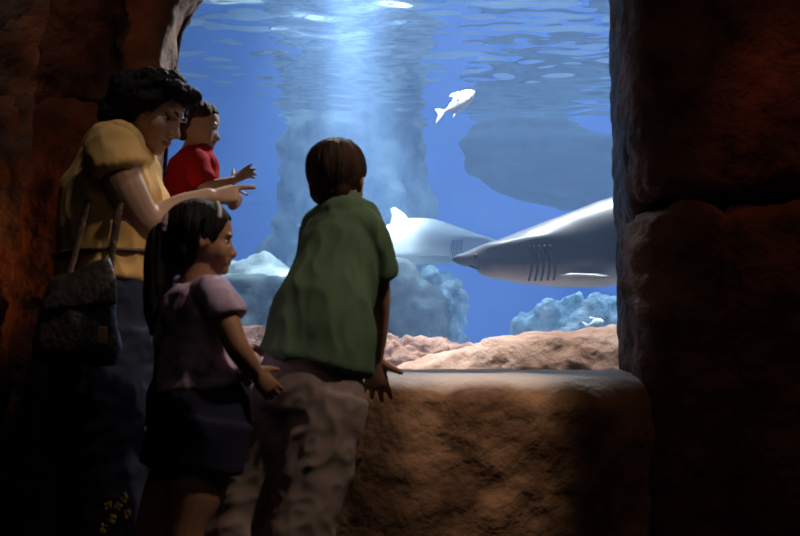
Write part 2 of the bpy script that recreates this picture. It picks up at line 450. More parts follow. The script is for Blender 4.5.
push(me, .014*fz(a, 8, 3, 3.) + .014*fz(a, 30, 4, 1.) - .024*np.exp(-(vor/.07)**2))
tag(link('carved_rock_rim', me, M['pink_rock']), 'pinkish carved block rim running along the foot of the window behind the boy', 'rock')
bm = bmesh.new()
ctr = [(380,392,.03),(430,380,.05),(470,366,.065),(510,357,.085),(560,350,.105),(600,346,.12),(640,344,.12)]
tube(bm, [P(x, y+r_*260, 3.47) for x, y, r_ in ctr], [(.13, r_+.06) for x, y, r_ in ctr], n=20, hint=(0,0,1))
me = remesh(bm, .014, 3); a = verts(me)
push(me, .022*fz(a, 5, 3, 13.) + .009*fz(a, 22, 3, 4.))
tag(link('sandy_rock_mound', me, M['sand_rock']), 'smooth sandy-coloured rock mound rising to the right behind the sill', 'rock')

# ------------------------------------------------------------------ lights
def area(name, loc, size, energy, col, rot=(0,0,0), spread=180):
    d = bpy.data.lights.new(name, 'AREA'); d.shape = 'RECTANGLE'; d.size, d.size_y = size; d.energy = energy; d.color = col; d.spread = R(spread)
    o = bpy.data.objects.new(name, d); C.objects.link(o); o.location = loc; o.rotation_euler = rot; return o
def spot(name, loc, target, energy, col, angle, blend=.5, rad=.05):
    d = bpy.data.lights.new(name, 'SPOT'); d.energy = energy; d.color = col; d.spot_size = R(angle); d.spot_blend = blend; d.shadow_soft_size = rad
    o = bpy.data.objects.new(name, d); C.objects.link(o); o.location = loc
    o.rotation_euler = (Vector(target)-Vector(loc)).to_track_quat('-Z','Y').to_euler(); return o
LB = dict(glow=800, main=480, front=14, shark=46, sill=150, rim=110, beam=3300, warm=100, red=7, red2=6, soft=1.5, down=20)
area('tank_skylight', (1.5, 7.2, 4.1), (8, 5.5), LB['main'], (.62,.80,1))
area('added_shark_light', (.85, 4.35, 3.3), (1.6, .25), LB['shark'], (.95,.97,1), spread=36)  # added strip light above the shark, whitens its back
area('tank_front_lamp', (-.1, 3.46, 3.2), (1.8, .16), LB['front'], (1,.95,.9), spread=40)
spot('added_rim_light', (-.12, 3.85, 2.40), (-.30, 2.75, 1.05), LB['rim'], (.92,.95,1), 75, .6, .05)  # added unseen underwater light for the people and the sill top
spot('sill_lamp', (.45, 1.9, 2.9), (.24, 2.72, .70), LB['sill'], (1,.76,.55), 12.5, .9, .05)
spot('tank_beam_lamp', (-.26, 4.9, 3.0), (-.20, 6.3, 1.0), LB['beam'], (.86,.93,1), 31, .95, .08)
spot('added_glow_light', (-.45, 4.95, 3.0), (-.40, 6.7, 1.0), LB['glow'], (.84,.92,1), 66, 1.0, .15)  # added soft light that pales the haze around the beam
spot('warm_gallery_lamp', (1.1, 1.6, 2.9), (-.30, 2.45, .88), LB['warm'], (1,.80,.62), 30, .9, .06)
spot('red_lamp_left', (-1.75, 2.72, .85), (-1.20, 3.02, 1.08), LB['red'], (1,.30,.08), 60, .9, .04)
spot('red_lamp_right', (1.2, 2.3, 2.5), (1.09, 2.8, 1.52), LB['red2'], (1,.20,.06), 24, .9, .04)
spot('red_lamp_pier', (-1.0, 2.2, 2.7), (-.96, 2.95, 1.75), LB['red2'], (1,.25,.10), 30, .9, .04)
spot('added_shoulder_light', (-.25, 1.95, 2.9), (-.66, 2.5, 1.25), LB['down'], (1,.93,.86), 26, .9, .06)  # added light to lift the woman's sleeve and the girl's shoulder
spot('left_wall_fill', (-1.55, 2.3, 2.7), (-1.22, 3.02, 1.85), 4, (1,.85,.75), 40, .9, .04)  # added fill so the upper left rock shows dimly
spot('right_pillar_fill', (1.5, 1.3, 2.9), (1.2, 2.8, 1.3), 7, (1,.42,.28), 46, .9, .04)  # added reddish fill to bring out the pillar's texture
area('dim_gallery_fill', (0.2, 0.4, 2.95), (1.5, 1.0), LB['soft'], (1,.85,.75))

w = bpy.data.worlds.new('world'); S.world = w; w.use_nodes = True
w.node_tree.nodes['Background'].inputs[0].default_value = (.02,.02,.03,1); w.node_tree.nodes['Background'].inputs[1].default_value = .05
S.view_settings.view_transform = 'Standard'; S.view_settings.look = 'None'; S.view_settings.exposure = 0; S.view_settings.gamma = 1
S.view_settings.use_curve_mapping = False
cy = S.cycles
cy.max_bounces = 8; cy.diffuse_bounces = 3; cy.glossy_bounces = 4; cy.transmission_bounces = 4; cy.transparent_max_bounces = 12; cy.volume_bounces = 1
cy.use_denoising = True
try: cy.denoiser = 'OPENIMAGEDENOISE'
except Exception: pass
cy.sample_clamp_indirect = 4
# ================================================================== SHARKS AND FISH
def skin_shade(name, dark, pale, z0, z1, rough=.42):
    """counter-shaded hide: dark back, pale belly (in the animal's own axes)"""
    m, t, out = nt(name); N, L = t.nodes, t.links
    b = N.new('ShaderNodeBsdfPrincipled'); L.new(b.outputs[0], out.inputs[0]); b.inputs['Roughness'].default_value = rough; b.inputs['Specular IOR Level'].default_value = .5
    tc = N.new('ShaderNodeTexCoord'); sp = N.new('ShaderNodeSeparateXYZ'); L.new(tc.outputs['Object'], sp.inputs[0])
    n = N.new('ShaderNodeTexNoise'); n.inputs['Scale'].default_value = 9; L.new(tc.outputs['Object'], n.inputs['Vector'])
    ma = N.new('ShaderNodeMath'); ma.operation = 'MULTIPLY_ADD'; ma.inputs[1].default_value = .05; L.new(n.outputs[0], ma.inputs[0]); L.new(sp.outputs['Z'], ma.inputs[2])
    mr = N.new('ShaderNodeMapRange'); mr.inputs['From Min'].default_value = z0+.025; mr.inputs['From Max'].default_value = z1+.025; L.new(ma.outputs[0], mr.inputs[0])
    r = N.new('ShaderNodeValToRGB'); L.new(mr.outputs[0], r.inputs[0])
    r.color_ramp.elements[0].color = (*pale, 1); r.color_ramp.elements[1].color = (*dark, 1)
    L.new(r.outputs[0], b.inputs['Base Color']); return m
M['shark_hide'] = skin_shade('shark_hide', (.030,.028,.032), (.40,.33,.29), -.115, -.03)
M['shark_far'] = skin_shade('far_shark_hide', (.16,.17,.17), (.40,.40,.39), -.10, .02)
M['shark_dark'] = surf('shark_dark', (.03,.026,.028), None, rough=.6)
M['shark_fin'] = surf('shark_fin', (.10,.095,.10), (.16,.15,.15), 8, .6)
M['shark_pale'] = surf('pale_fin_edge', (.4,.37,.36), None, rough=.6)
M['fish_silver'] = surf('silver_fish', (.78,.80,.82), (.92,.92,.90), 10, .4, spec=.6)
M['fish_fin'] = surf('fish_fin', (.55,.60,.68), None, rough=.5)

PROF = [ # x, top z, bottom z, half width   (nose at the origin, body along +x)
 (0,.004,-.008,.006),(.02,.014,-.022,.024),(.06,.026,-.036,.044),(.12,.044,-.064,.064),(.19,.070,-.094,.084),(.286,.105,-.112,.105),(.38,.138,-.126,.122),(.454,.165,-.134,.130),
 (.62,.222,-.138,.142),(.75,.258,-.132,.146),(.95,.275,-.120,.140),(1.2,.245,-.09,.115),(1.45,.19,-.05,.085),(1.7,.135,.0,.052),(1.9,.105,.03,.03),(2.0,.10,.04,.022)]
def side(x, z):
    """half width of the body at x and height z"""
    X = [p[0] for p in PROF]; t = np.interp(x, X, [p[1] for p in PROF]); b = np.interp(x, X, [p[2] for p in PROF]); w_ = np.interp(x, X, [p[3] for p in PROF])
    c = (t+b)/2; h_ = (t-b)/2; u = max(-1, min(1, (z-c)/h_))
    return w_*(1-abs(u)**2.2)**.5
def fin(bm, pts, th):
    """flat tapered fin: outline points (3D, closed) with thickness along th vector, thin at the rim"""
    th = Vector(th); c = sum((Vector(p) for p in pts), Vector())/len(pts)
    n = len(pts); K = 4
    up, dn = [], []
    for s_, store in ((1, up), (-1, dn)):
        for k in range(K):
            f = 1 - k/K
            store.append([bm.verts.new(c + (Vector(p)-c)*f + th*s_*(.12 + .88*(1-f**2))) for p in pts])
    for store in (up, dn):
        for k in range(K-1):
            for i in range(n): bm.faces.new((store[k][i], store[k][(i+1)%n], store[k+1][(i+1)%n], store[k+1][i]))
        bm.faces.new(store[-1])
    for i in range(n): bm.faces.new((up[0][i], up[0][(i+1)%n], dn[0][(i+1)%n], dn[0][i]))

def make_shark(label, hide, finmat, far=False):
    root = empty('sand_tiger_shark', (0,0,0), label, 'shark')
    bm = bmesh.new(); rings = []
    X = np.concatenate([np.linspace(0, .5, 46), np.linspace(.53, 2.0, 36)])
    from_prof = lambda j, x: float(np.interp(x, [p[0] for p in PROF], [p[j] for p in PROF]))
    n = 40
    for x in X:
        t, b, w_ = from_prof(1,x), from_prof(2,x), from_prof(3,x)
        ring = []
        for k in range(n):
            th = 2*math.pi*k/n; c, s = math.cos(th), math.sin(th)
            e = .95 if s > 0 else .85
            ring.append(bm.verts.new((x, w_*math.copysign(abs(c)**.9, c), (t+b)/2 + (t-b)/2*math.copysign(abs(s)**e, s))))
        rings.append(ring)
    for i in range(len(rings)-1):
        for k in range(n): bm.faces.new((rings[i][k], rings[i][(k+1)%n], rings[i+1][(k+1)%n], rings[i+1][k]))
    bm.faces.new(rings[0]); bm.faces.new(rings[-1])
    me = bpy.data.meshes.new('body'); bmesh.ops.recalc_face_normals(bm, faces=bm.faces[:]); bm.to_mesh(me); bm.free()
    a = verts(me)
    # mouth notch under the snout, lateral ridge, gentle hide waviness
    d = -.016*np.exp(-((a[:,0]-.085)/.016)**2)*(a[:,2] < -.020) + .010*np.exp(-((a[:,0]-.135)/.03)**2)*(a[:,2] < -.05)
    d += .012*np.exp(-((a[:,2]-(.02+.14*a[:,0]))/.016)**2)*np.clip((a[:,0]-.05)/.1,0,1)*np.clip((.46-a[:,0])/.1,0,1)
    push(me, d + .0025*nz(a, 14))
    link('body', me, hide, root)
    def strip(name, pts, rad, mat, off=.0):
        bm = bmesh.new(); tube(bm, pts, [rad]*len(pts), n=8, sub=4, hint=(0,1,0)); return link(name, bm, mat, root)
    for sgn in (-1, 1):
        for k in range(5):
            x = .315 + .021*k; pts = []
            for j in range(6):
                z = .035 - .135*j/5 + .006*k*0; xx = x + .010*math.sin(math.pi*j/5) + .004*k*j/5
                pts.append((xx, sgn*(side(xx, z)*1.0), z))
            strip('gill_slit', pts, (.006,.008), M['shark_dark'])
        # eye
        bm = bmesh.new(); ell(bm, (.098, sgn*(side(.098,.006)-.002), .006), (.010,.006,.010)); link('eye', bm, M['shark_dark'], root)
        # mouth corner line
        pts = [(.072+.026*j, sgn*side(.072+.026*j, -.032-.010*j), -.032-.010*j) for j in range(3)]
        strip('mouth_line', pts, .004, M['shark_dark'])
        # pectoral fin
        bm = bmesh.new()
        fin(bm, [(.44,sgn*.11,-.090),(.48,sgn*.19,-.088),(.52,sgn*.28,-.092),(.57,sgn*.35,-.10),(.60,sgn*.35,-.10),(.61,sgn*.28,-.098),(.62,sgn*.20,-.096),(.62,sgn*.11,-.092)], (0,0,.010))
        f = link('pectoral_fin', bm, finmat, root)
        bm = bmesh.new(); tube(bm, [(.442,sgn*.115,-.089),(.48,sgn*.192,-.087),(.52,sgn*.282,-.091),(.57,sgn*.352,-.099)], [.008,.007,.006,.004], n=8)
        tag(link('fin_edge', bm, M['shark_pale'], f), 'pale leading edge of the fin')
        bm = bmesh.new(); fin(bm, [(1.22,sgn*.07,-.06),(1.30,sgn*.16,-.10),(1.38,sgn*.17,-.11),(1.40,sgn*.06,-.05)], (0,0,.008)); link('pelvic_fin', bm, finmat, root)
    bm = bmesh.new(); fin(bm, [(.98,0,.26),(1.08,0,.34),(1.17,0,.39),(1.22,0,.38),(1.20,0,.32),(1.23,0,.22)], (0,.012,0)); link('dorsal_fin', bm, finmat, root)
    bm = bmesh.new(); fin(bm, [(1.42,0,.18),(1.50,0,.27),(1.56,0,.29),(1.56,0,.22),(1.60,0,.14)], (0,.01,0)); link('second_dorsal_fin', bm, finmat, root)
    bm = bmesh.new(); fin(bm, [(1.92,0,.04),(1.98,0,.0),(2.06,0,-.06),(2.12,0,-.08),(2.12,0,.0),(2.20,0,.12),(2.36,0,.26),(2.48,0,.33),(2.42,0,.34),(2.25,0,.26),(2.08,0,.16),(1.95,0,.11)], (0,.011,0)); link('tail_fin', bm, finmat, root)
    return root
sh = make_shark('big grey shark with pale belly gliding in from the right edge of the window', M['shark_hide'], M['shark_fin'])
sh.location = P(452, 258.5, 4.2); sh.rotation_euler = (R(4), R(-1.5), R(-2))
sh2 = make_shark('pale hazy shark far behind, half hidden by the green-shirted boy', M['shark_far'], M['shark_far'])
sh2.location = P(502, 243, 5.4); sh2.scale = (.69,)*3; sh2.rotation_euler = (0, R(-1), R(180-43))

def make_fish(name, label, L_, loc, rot, mat):
    root = empty(name, (0,0,0), label, 'fish')
    pr = [(0,.0,.004),(.03,.05,.03),(.10,.14,.07),(.2,.22,.10),(.34,.265,.115),(.5,.245,.10),(.66,.15,.06),(.8,.055,.025),(.88,.028,.014),(.92,.03,.01)]
    bm = bmesh.new()
    tube(bm, [(-x*L_, 0, -.02*L_*math.sin(x*3)) for x, h_, w_ in pr], [(w_*L_, h_*L_) for x, h_, w_ in pr], n=22, sub=4, hint=(0,0,1))
    link('body', bm, mat, root)
    z = lambda pts: [(-x*L_, y*L_, q*L_) for x, y, q in pts]
    bm = bmesh.new(); fin(bm, z([(.86,0,.03),(1.0,0,.16),(1.16,0,.26),(1.12,0,.14),(1.06,0,.0),(1.12,0,-.14),(1.16,0,-.26),(1.0,0,-.16),(.86,0,-.03)]), (0,.012*L_,0)); link('tail_fin', bm, M['fish_fin'], root)
    bm = bmesh.new(); fin(bm, z([(.36,0,.22),(.46,0,.34),(.66,0,.40),(.74,0,.37),(.62,0,.26),(.62,0,.12)]), (0,.012*L_,0)); link('dorsal_fin', bm, M['fish_fin'], root)
    bm = bmesh.new(); fin(bm, z([(.45,0,-.22),(.52,0,-.33),(.66,0,-.38),(.62,0,-.24),(.66,0,-.12)]), (0,.012*L_,0)); link('anal_fin', bm, M['fish_fin'], root)
    for sg in (-1, 1):
        bm = bmesh.new(); fin(bm, z([(.28,sg*.08,-.02),(.36,sg*.13,-.05),(.46,sg*.15,-.10),(.42,sg*.11,-.09),(.32,sg*.085,-.06)]), (0,.008*L_,.008*L_)); link('pectoral_fin', bm, M['fish_fin'], root)
        bm = bmesh.new(); ell(bm, (-.09*L_, sg*.043*L_, .015*L_), (.018*L_,.010*L_,.018*L_)); link('eye', bm, M['shark_dark'], root)
    root.location = loc; root.rotation_euler = rot
    return root
make_fish('silver_fish', 'bright silver white deep-bodied fish swimming high in the blue water', .20, P(475, 92, 4.3), (R(-24), R(-20), R(-38)), M['fish_silver'])
M['fish_dull'] = surf('dull_fish', (.30,.36,.40), (.42,.48,.5), 10, .5)
make_fish('small_fish', 'tiny pale fish low over the coral mound by the right window edge', .085, P(604, 321, 4.6), (0, R(-14), R(-15)), M['fish_dull'])
# ================================================================== PEOPLE
def cloth(name, c1, c2=None, scale=8, rough=.9, bump=.25, bscale=220, **k): return surf(name, c1, c2 or tuple(x*1.12 for x in c1), scale, rough, bump, bscale, .08, bdist=.004, **k)
def skinmat(name, col, lip):
    m, t, out = nt(name); N, L = t.nodes, t.links
    b = N.new('ShaderNodeBsdfPrincipled'); L.new(b.outputs[0], out.inputs[0]); b.inputs['Roughness'].default_value = .55; b.inputs['Specular IOR Level'].default_value = .35
    b.inputs['Subsurface Weight'].default_value = .12; b.inputs['Subsurface Radius'].default_value = (.012,.004,.002); b.inputs['Subsurface Scale'].default_value = 1
    tc = N.new('ShaderNodeTexCoord'); n = N.new('ShaderNodeTexNoise'); n.inputs['Scale'].default_value = 30; L.new(tc.outputs['Object'], n.inputs['Vector'])
    r = N.new('ShaderNodeValToRGB'); r.color_ramp.elements[0].color = (*[c*.88 for c in col], 1); r.color_ramp.elements[1].color = (*[min(1,c*1.1) for c in col], 1); L.new(n.outputs[0], r.inputs[0]); L.new(r.outputs[0], b.inputs['Base Color'])
    return m
M['skin_a'] = skinmat('skin_olive', (.46,.27,.18), None)
M['skin_b'] = skinmat('skin_warm', (.40,.20,.12), None)
M['skin_c'] = skinmat('skin_fair', (.58,.36,.27), None)
M['lips'] = surf('lips', (.34,.12,.10), None, rough=.5)
M['hair_black'] = surf('black_hair', (.008,.007,.007), (.02,.016,.014), 20, .7, .5, 120, .12, stretch=(1,1,.15))
M['hair_brown'] = surf('brown_hair', (.020,.010,.007), (.055,.026,.016), 20, .7, .5, 120, .12, stretch=(1,1,.15))
M['hair_light'] = surf('light_brown_hair', (.05,.028,.018), (.11,.06,.036), 20, .7, .5, 120, .12, stretch=(1,1,.15))
M['eye_white'] = surf('eye_white', (.7,.68,.65), None, rough=.2, spec=.6)
M['eye_dark'] = surf('eye_dark', (.015,.01,.008), None, rough=.15, spec=.6)

def headM(c, yaw, pitch, roll, H):
    return Matrix.Translation(c) @ Matrix.Rotation(-R(yaw), 4, 'Z') @ Matrix.Rotation(R(pitch), 4, 'X') @ Matrix.Rotation(R(roll), 4, 'Y') @ Matrix.Scale(H, 4)
def fdir(yaw): return Vector((math.sin(R(yaw)), math.cos(R(yaw)), 0))

def head_shapes(k):
    """skull ellipsoids in head units; k = 0 adult .. 1 toddler"""
    L_ = lambda a, b: a + (b-a)*k
    return [((0,-.09,L_(.13,.10)), (L_(.335,.375),L_(.43,.46),L_(.37,.40))),
            ((0,L_(.06,.04),L_(-.10,-.09)), (L_(.285,.31),L_(.315,.31),L_(.33,.33))),
            ((0,L_(.10,.07),L_(-.27,-.26)), (L_(.23,.235),L_(.25,.23),L_(.20,.19)))]
def add_head(bm, Mx, k):
    t = bmesh.new(); L_ = lambda a, b: a + (b-a)*k
    for c, r in head_shapes(k): ell(t, c, r, None, 30, 20)
    ez = -.05*k
    ell(t, (0,L_(.27,.235),L_(-.405,-.38)), (L_(.10,.09),.10,.085))
    tube(t, [(0,L_(.335,.30),ez+.04),(0,L_(.380,.335),ez-.07),(0,L_(.425,.372),ez-.140)], [.035,.044,.056], n=12)
    for s in (-1,1):
        ell(t, (s*.052,L_(.375,.335),ez-.160), (.042,.05,.036))
        ell(t, (s*.13,L_(.300,.29),ez+.085), (.12,.06,.035))
        ell(t, (s*L_(.165,.16),L_(.195,.17),L_(-.13,-.18)), (.125,.125,L_(.15,.16)))
        Me = Matrix.Rotation(R(-14)*1, 3, 'X') @ Matrix.Rotation(R(s*18), 3, 'Z')
        ell(t, (s*L_(.325,.355),-.05,-.035), (.026,.088,.135), Me)
        ell(t, (s*L_(.310,.340),-.01,-.06), (.03,.06,.09), Me)
    ell(t, (0,L_(.275,.24),-.27), (.17,.085,.12))
    ell(t, (0,L_(.366,.325),-.262), (.095,.040,.022)); ell(t, (0,L_(.352,.312),-.312), (.080,.045,.026))
    bmesh.ops.transform(t, matrix=Mx, verts=t.verts)
    me = bpy.data.meshes.new('t'); t.to_mesh(me); t.free(); bm.from_mesh(me); bpy.data.meshes.remove(me)
def sculpt_head(me, Mx, k, eyes_closed=False):
    a = verts(me); Mi = np.array(Mx.inverted()); q = a @ Mi[:3,:3].T + Mi[:3,3]
    L_ = lambda x, y: x + (y-x)*k; ez = -.05*k
    near = (np.abs(q) < .75).all(1)
    dy = np.zeros(len(q)); dx = np.zeros(len(q))
    for s in (-1,1):
        g = np.exp(-(((q[:,0]-s*.145)/.075)**2 + ((q[:,2]-ez)/.048)**2)) * (q[:,1] > .1)
        dy -= .030*g
        # ear bowl
        g2 = np.exp(-(((q[:,1]+.045)/.035)**2 + ((q[:,2]+.02)/.065)**2)) * (q[:,0]*s > .30)
        dx -= s*.028*g2
    dy -= .018*np.exp(-((q[:,0]/.10)**2 + ((q[:,2]+.287)/.009)**2)) * (q[:,1] > .2)     # mouth line
    q[:,1] += dy*near; q[:,0] += dx*near
    Mf = np.array(Mx); setverts(me, q @ Mf[:3,:3].T + Mf[:3,3])
    # lips get their own colour
    pc = np.empty(len(me.polygons)*3); me.polygons.foreach_get('center', pc); pc = pc.reshape(-1,3) @ Mi[:3,:3].T + Mi[:3,3]
    lip = (np.abs(pc[:,0]) < .105) & (np.abs(pc[:,2]+.287) < .048 - .30*np.abs(pc[:,0])) & (pc[:,1] > L_(.31,.27)) & (pc[:,1] < .6)
    me.polygons.foreach_set('material_index', lip.astype(np.int32)); me.update()
def face_parts(root, Mx, k, hairmat, lid=.0, brow=.010):
    L_ = lambda a, b: a + (b-a)*k; ez = -.05*k
    for s in (-1,1):
        bm = bmesh.new(); ell(bm, (s*.145,L_(.262,.236),ez-.005), (.062,.062,.046*(1-lid)), None, 20, 14)
        bmesh.ops.transform(bm, matrix=Mx, verts=bm.verts); o = link('eye', bm, [M['eye_white'], M['eye_dark']], root)
        Mi = Mx.inverted()
        for p in o.data.polygons:
            c = Mi @ p.center
            if ((c.x - s*.145)**2 + (c.z-ez+.005)**2)**.5 < .044 and c.y > .24: p.material_index = 1
        bm = bmesh.new()
        tube(bm, [(s*.07,L_(.36,.335),ez+.085),(s*.13,L_(.355,.325),ez+.105),(s*.22,L_(.285,.265),ez+.085)], [brow,brow*1.3,brow*.7], n=8)
        bmesh.ops.transform(bm, matrix=Mx, verts=bm.verts); link('eyebrow', bm, hairmat, root)

def hair_mesh(Mx, k, zl, thick, lumps=(), vox=.004, strand=.02, off=0.0, crown=(0,-.12), cut=None, top=0.0):
    """hair cap: follows the skull above the hairline zl(y); sinks below it elsewhere"""
    sh = head_shapes(k); c0 = Vector((0,-.06,.08))
    nu, nv = 96, 64; t = bmesh.new(); rows = []
    def rad(d):
        best = 0
        for c, r in sh:
            o = [(c0[i]-c[i])/r[i] for i in range(3)]; e = [d[i]/r[i] for i in range(3)]
            A = sum(x*x for x in e); B = sum(x*y for x, y in zip(o, e)); Cc = sum(x*x for x in o)-1
            D = B*B - A*Cc
            if D > 0: best = max(best, (-B + D**.5)/A)
        return best
    pts = []
    for j in range(nv+1):
        th = math.pi*j/nv; row = []
        for i in range(nu):
            ph = 2*math.pi*i/nu
            d = Vector((math.sin(th)*math.sin(ph), math.sin(th)*math.cos(ph), math.cos(th)))
            r = rad(d); p = c0 + d*r
            line = zl(p.y, abs(p.x)); m = max(0, min(1, (p.z-line)/.035 + .5 + .6*mnoise.noise(Vector((ph*6, p.z*4, off)))))
            m = m*m*(3-2*m)
            stn = mnoise.noise(Vector((ph*14, p.z*1.6+off, 0)))*strand + mnoise.noise(Vector((p.x*5, p.y*5, p.z*3+off)))*strand*1.2
            rr = r*(.88 + (.12+thick + top*max(0, d.z))*m) + stn*m
            row.append(t.verts.new(c0 + d*rr))
            if j in (0, nv): row = [row[0]]*nu; break
        rows.append(row)
    for j in range(nv):
        for i in range(nu):
            f = [rows[j][i], rows[j][(i+1)%nu], rows[j+1][(i+1)%nu], rows[j+1][i]]
            u = []
            for v in f:
                if v not in u: u.append(v)
            if len(u) > 2: t.faces.new(u)
    for lp in lumps:
        if lp[0] == 'e': ell(t, lp[1], lp[2])
        else: tube(t, lp[1], lp[2], n=14)
    bmesh.ops.transform(t, matrix=Mx, verts=t.verts)
    me = remesh(t, vox, 1)
    a = verts(me); Mi = np.array(Mx.inverted()); q = a @ Mi[:3,:3].T + Mi[:3,3]
    ph = np.arctan2(q[:,0]-crown[0], q[:,1]-crown[1])
    H = Mx.to_scale()[0]
    s = nz(np.stack([ph*9, q[:,2]*1.5, q[:,1]*1.0], 1), 1.0, off) + .6*nz(np.stack([ph*26, q[:,2]*2.5, q[:,1]*1.5], 1), 1.0, off+5)
    push(me, s*.014*H)
    return me

def add_hand(bm, W, f, n, side, L_, curls=(20,20,20,20), spread=8, thumb=(.75,.6,-.25), tcurl=15, r=.048, bases=1.0):
    """side: +1 left hand, -1 right hand; n = direction of the back of the hand"""
    f = Vector(f).normalized(); n = Vector(n); n = (n - f*n.dot(f)).normalized(); s = f.cross(n)*side
    W = Vector(W)
    tube(bm, [W-f*.06*L_, W+f*.12*L_, W+f*.34*L_, W+f*.50*L_], [(.125*L_,.10*L_),(.155*L_,.10*L_),(.205*L_,.088*L_),(.20*L_,.070*L_)], n=16, sub=4, hint=n)
    for i, (o, l) in enumerate(((.155,.40),(.052,.45),(-.052,.41),(-.150,.32))):
        p = W + f*(.46*L_ - abs(o-.05)*.15*L_) + s*o*L_*bases
        ang = R(spread)*(1.5-i)/1.5
        pts = [p - f*.06*L_]; d0 = (f*math.cos(ang) + s*math.sin(ang)).normalized(); cum = 0
        pts.append(p)
        for seg, w_ in enumerate((.46,.30,.24)):
            cum += R(curls[i])*(1.0 if seg else .8)
            d = d0*math.cos(cum) - n*math.sin(cum)
            pts.append(pts[-1] + d*l*L_*w_)
        rr = r*L_*(.86 if i == 3 else 1)
        tube(bm, pts, [rr*1.05, rr*1.08, rr, rr*.93, rr*.80], n=10, sub=3, hint=s)
    d = (s*thumb[0] + f*thumb[1] + n*thumb[2]).normalized()
    p = W + f*.10*L_ + s*.10*L_
    d2 = (d*math.cos(R(tcurl)) + f*math.sin(R(tcurl))).normalized()
    tube(bm, [p, p+d*.16*L_, p+d*.16*L_+d2*.13*L_, p+d*.16*L_+d2*.23*L_], [.080*L_,.072*L_,.060*L_,.050*L_], n=10, sub=3, hint=n)

def limb(bm, pts, rads, n=16): tube(bm, pts, rads, n=n, sub=6, hint=(.2,.9,.3))
def fold(me, amp, sc, off=0.0, ridge=True, mask=None):
    a = verts(me); v = nz(a, sc, off)
    d = (1-np.abs(v)*2.2) if ridge else v
    d = amp*d
    if mask is not None: d = d*mask(a)
    push(me, d)
def shoe(name, root, ankle, toe, L_, w_, mat, sole):
    d = Vector((toe[0], toe[1], 0)).normalized(); z0 = ankle[2]
    g = Vector((ankle[0], ankle[1], z0)); bm = bmesh.new()
    tube(bm, [g - d*.24*L_ + Vector((0,0,.035)), g + Vector((0,0,.045)), g + d*.35*L_ + Vector((0,0,.034)), g + d*.66*L_ + Vector((0,0,.026))], [(w_*.8,.032),(w_*.9,.044),(w_,.032),(w_*.75,.022)], n=16, sub=5, hint=(0,0,1))
    tube(bm, [g + Vector((0,0,.05)), g + Vector((0,0,.095))], [w_*.85, w_*.75], n=14, sub=1, hint=d)
    me = remesh(bm, .006, 3); a = verts(me); a[:,2] = np.maximum(a[:,2], z0 + .006); setverts(me, a)
    o = link(name, me, mat, root)
    bm = bmesh.new(); tube(bm, [g - d*.27*L_ + Vector((0,0,.008)), g + Vector((0,0,.008)), g + d*.35*L_ + Vector((0,0,.008)), g + d*.72*L_ + Vector((0,0,.008))], [(w_*.85,.008),(w_*.92,.008),(w_*1.04,.008),(w_*.75,.008)], n=14, sub=4, hint=(0,0,1))
    link('sole', bm, sole, o)
M['sole'] = surf('shoe_sole', (.35,.34,.32), None, rough=.8)
M['shoe_dark'] = surf('dark_shoe', (.03,.028,.03), None, rough=.7)
M['shoe_white'] = surf('pale_shoe', (.35,.33,.33), None, rough=.7)

def person(label, base, k, Mx, skin, parts, vox=.004):
    root = empty('person', base, label, 'person')
    bm = bmesh.new(); add_head(bm, Mx, k)
    parts(bm)
    me = remesh(bm, vox, 4, .5)
    sculpt_head(me, Mx, k)
    b = link('body', me, [skin, M['lips']], root)
    return root

# ------------------------------------------------------------------ boy in the green shirt (back to us, leaning on the sill)
yb = 28
Mh = headM(P(338,180,2.50), 14, 2, 3, .196)
J = dict(nb=P(345,212,2.47), ls=P(322,228,2.56), rs=P(367,228,2.42), pel=P(308,384,2.40), w=P(318,330,2.40), ch=P(336,258,2.44))
def pb(bm):
    tube(bm, [P(341,196,2.48), J['nb'] + Vector((0,0,.0))], [.043,.050], n=16, sub=3, hint=fdir(yb))
    tube(bm, [J['pel'], J['w'], J['ch'], P(343,226,2.465), J['nb']], [(.10,.085),(.084,.07),(.084,.072),(.080,.058),(.05,.05)], n=20, hint=[fdir(15),fdir(20),fdir(yb),fdir(yb+8)])
    # right arm: straight down and back on to the rounded lip of the sill
    el, wr = P(378,294,2.50), P(375,355,2.60)
    limb(bm, [J['rs'], P(374,258,2.455), el, P(377,325,2.55), wr], [.034,.034,.032,.030,.024])
    add_hand(bm, wr + Vector((0,.0,-.004)), (.03,.28,-1), (0,-1,-.1), -1, .150, (14,16,18,14), 15, (.80,.50,.08), -6, .054, 1.06)
    # left arm: forward on to the sill, hidden by the body
    wl = P(300,352,2.70)
    limb(bm, [J['ls'], P(314,285,2.64), P(308,320,2.67), wl], [.038,.034,.030,.023])
    add_hand(bm, wl, (-.1,1,-.15), (0,.1,1), 1, .135, (8,8,8,8), 10)
    for hip, kn, an in ((P(291,404,2.42), P(243,518,2.40), P(206,655,2.34)), (P(330,404,2.37), P(300,520,2.34), P(272,655,2.26))):
        an.z = max(an.z, .07)
        limb(bm, [hip, kn, (kn+an)/2 + Vector((0,-.012,.02)), an], [.068,.048,.045,.032])
boy = person('boy in a green t-shirt and khaki trousers leaning on the sill, back turned', (-.42, 2.33, 0), .45, Mh, M['skin_b'], pb, .0035)
zl = lambda y, x: float(np.interp(y, [-.6,-.28,-.16,-.10,.06,.14,.25,.4], [-.40,-.36,-.16,.02,.04,.10,.26,.29]))
link('hair', hair_mesh(Mh, .45, zl, .075, [('e',(0,-.30,-.16),(.27,.17,.24))], .004, .016, 3.0, top=.02), M['hair_brown'], boy)
face_parts(boy, Mh, .45, M['hair_brown'])
bm = bmesh.new()
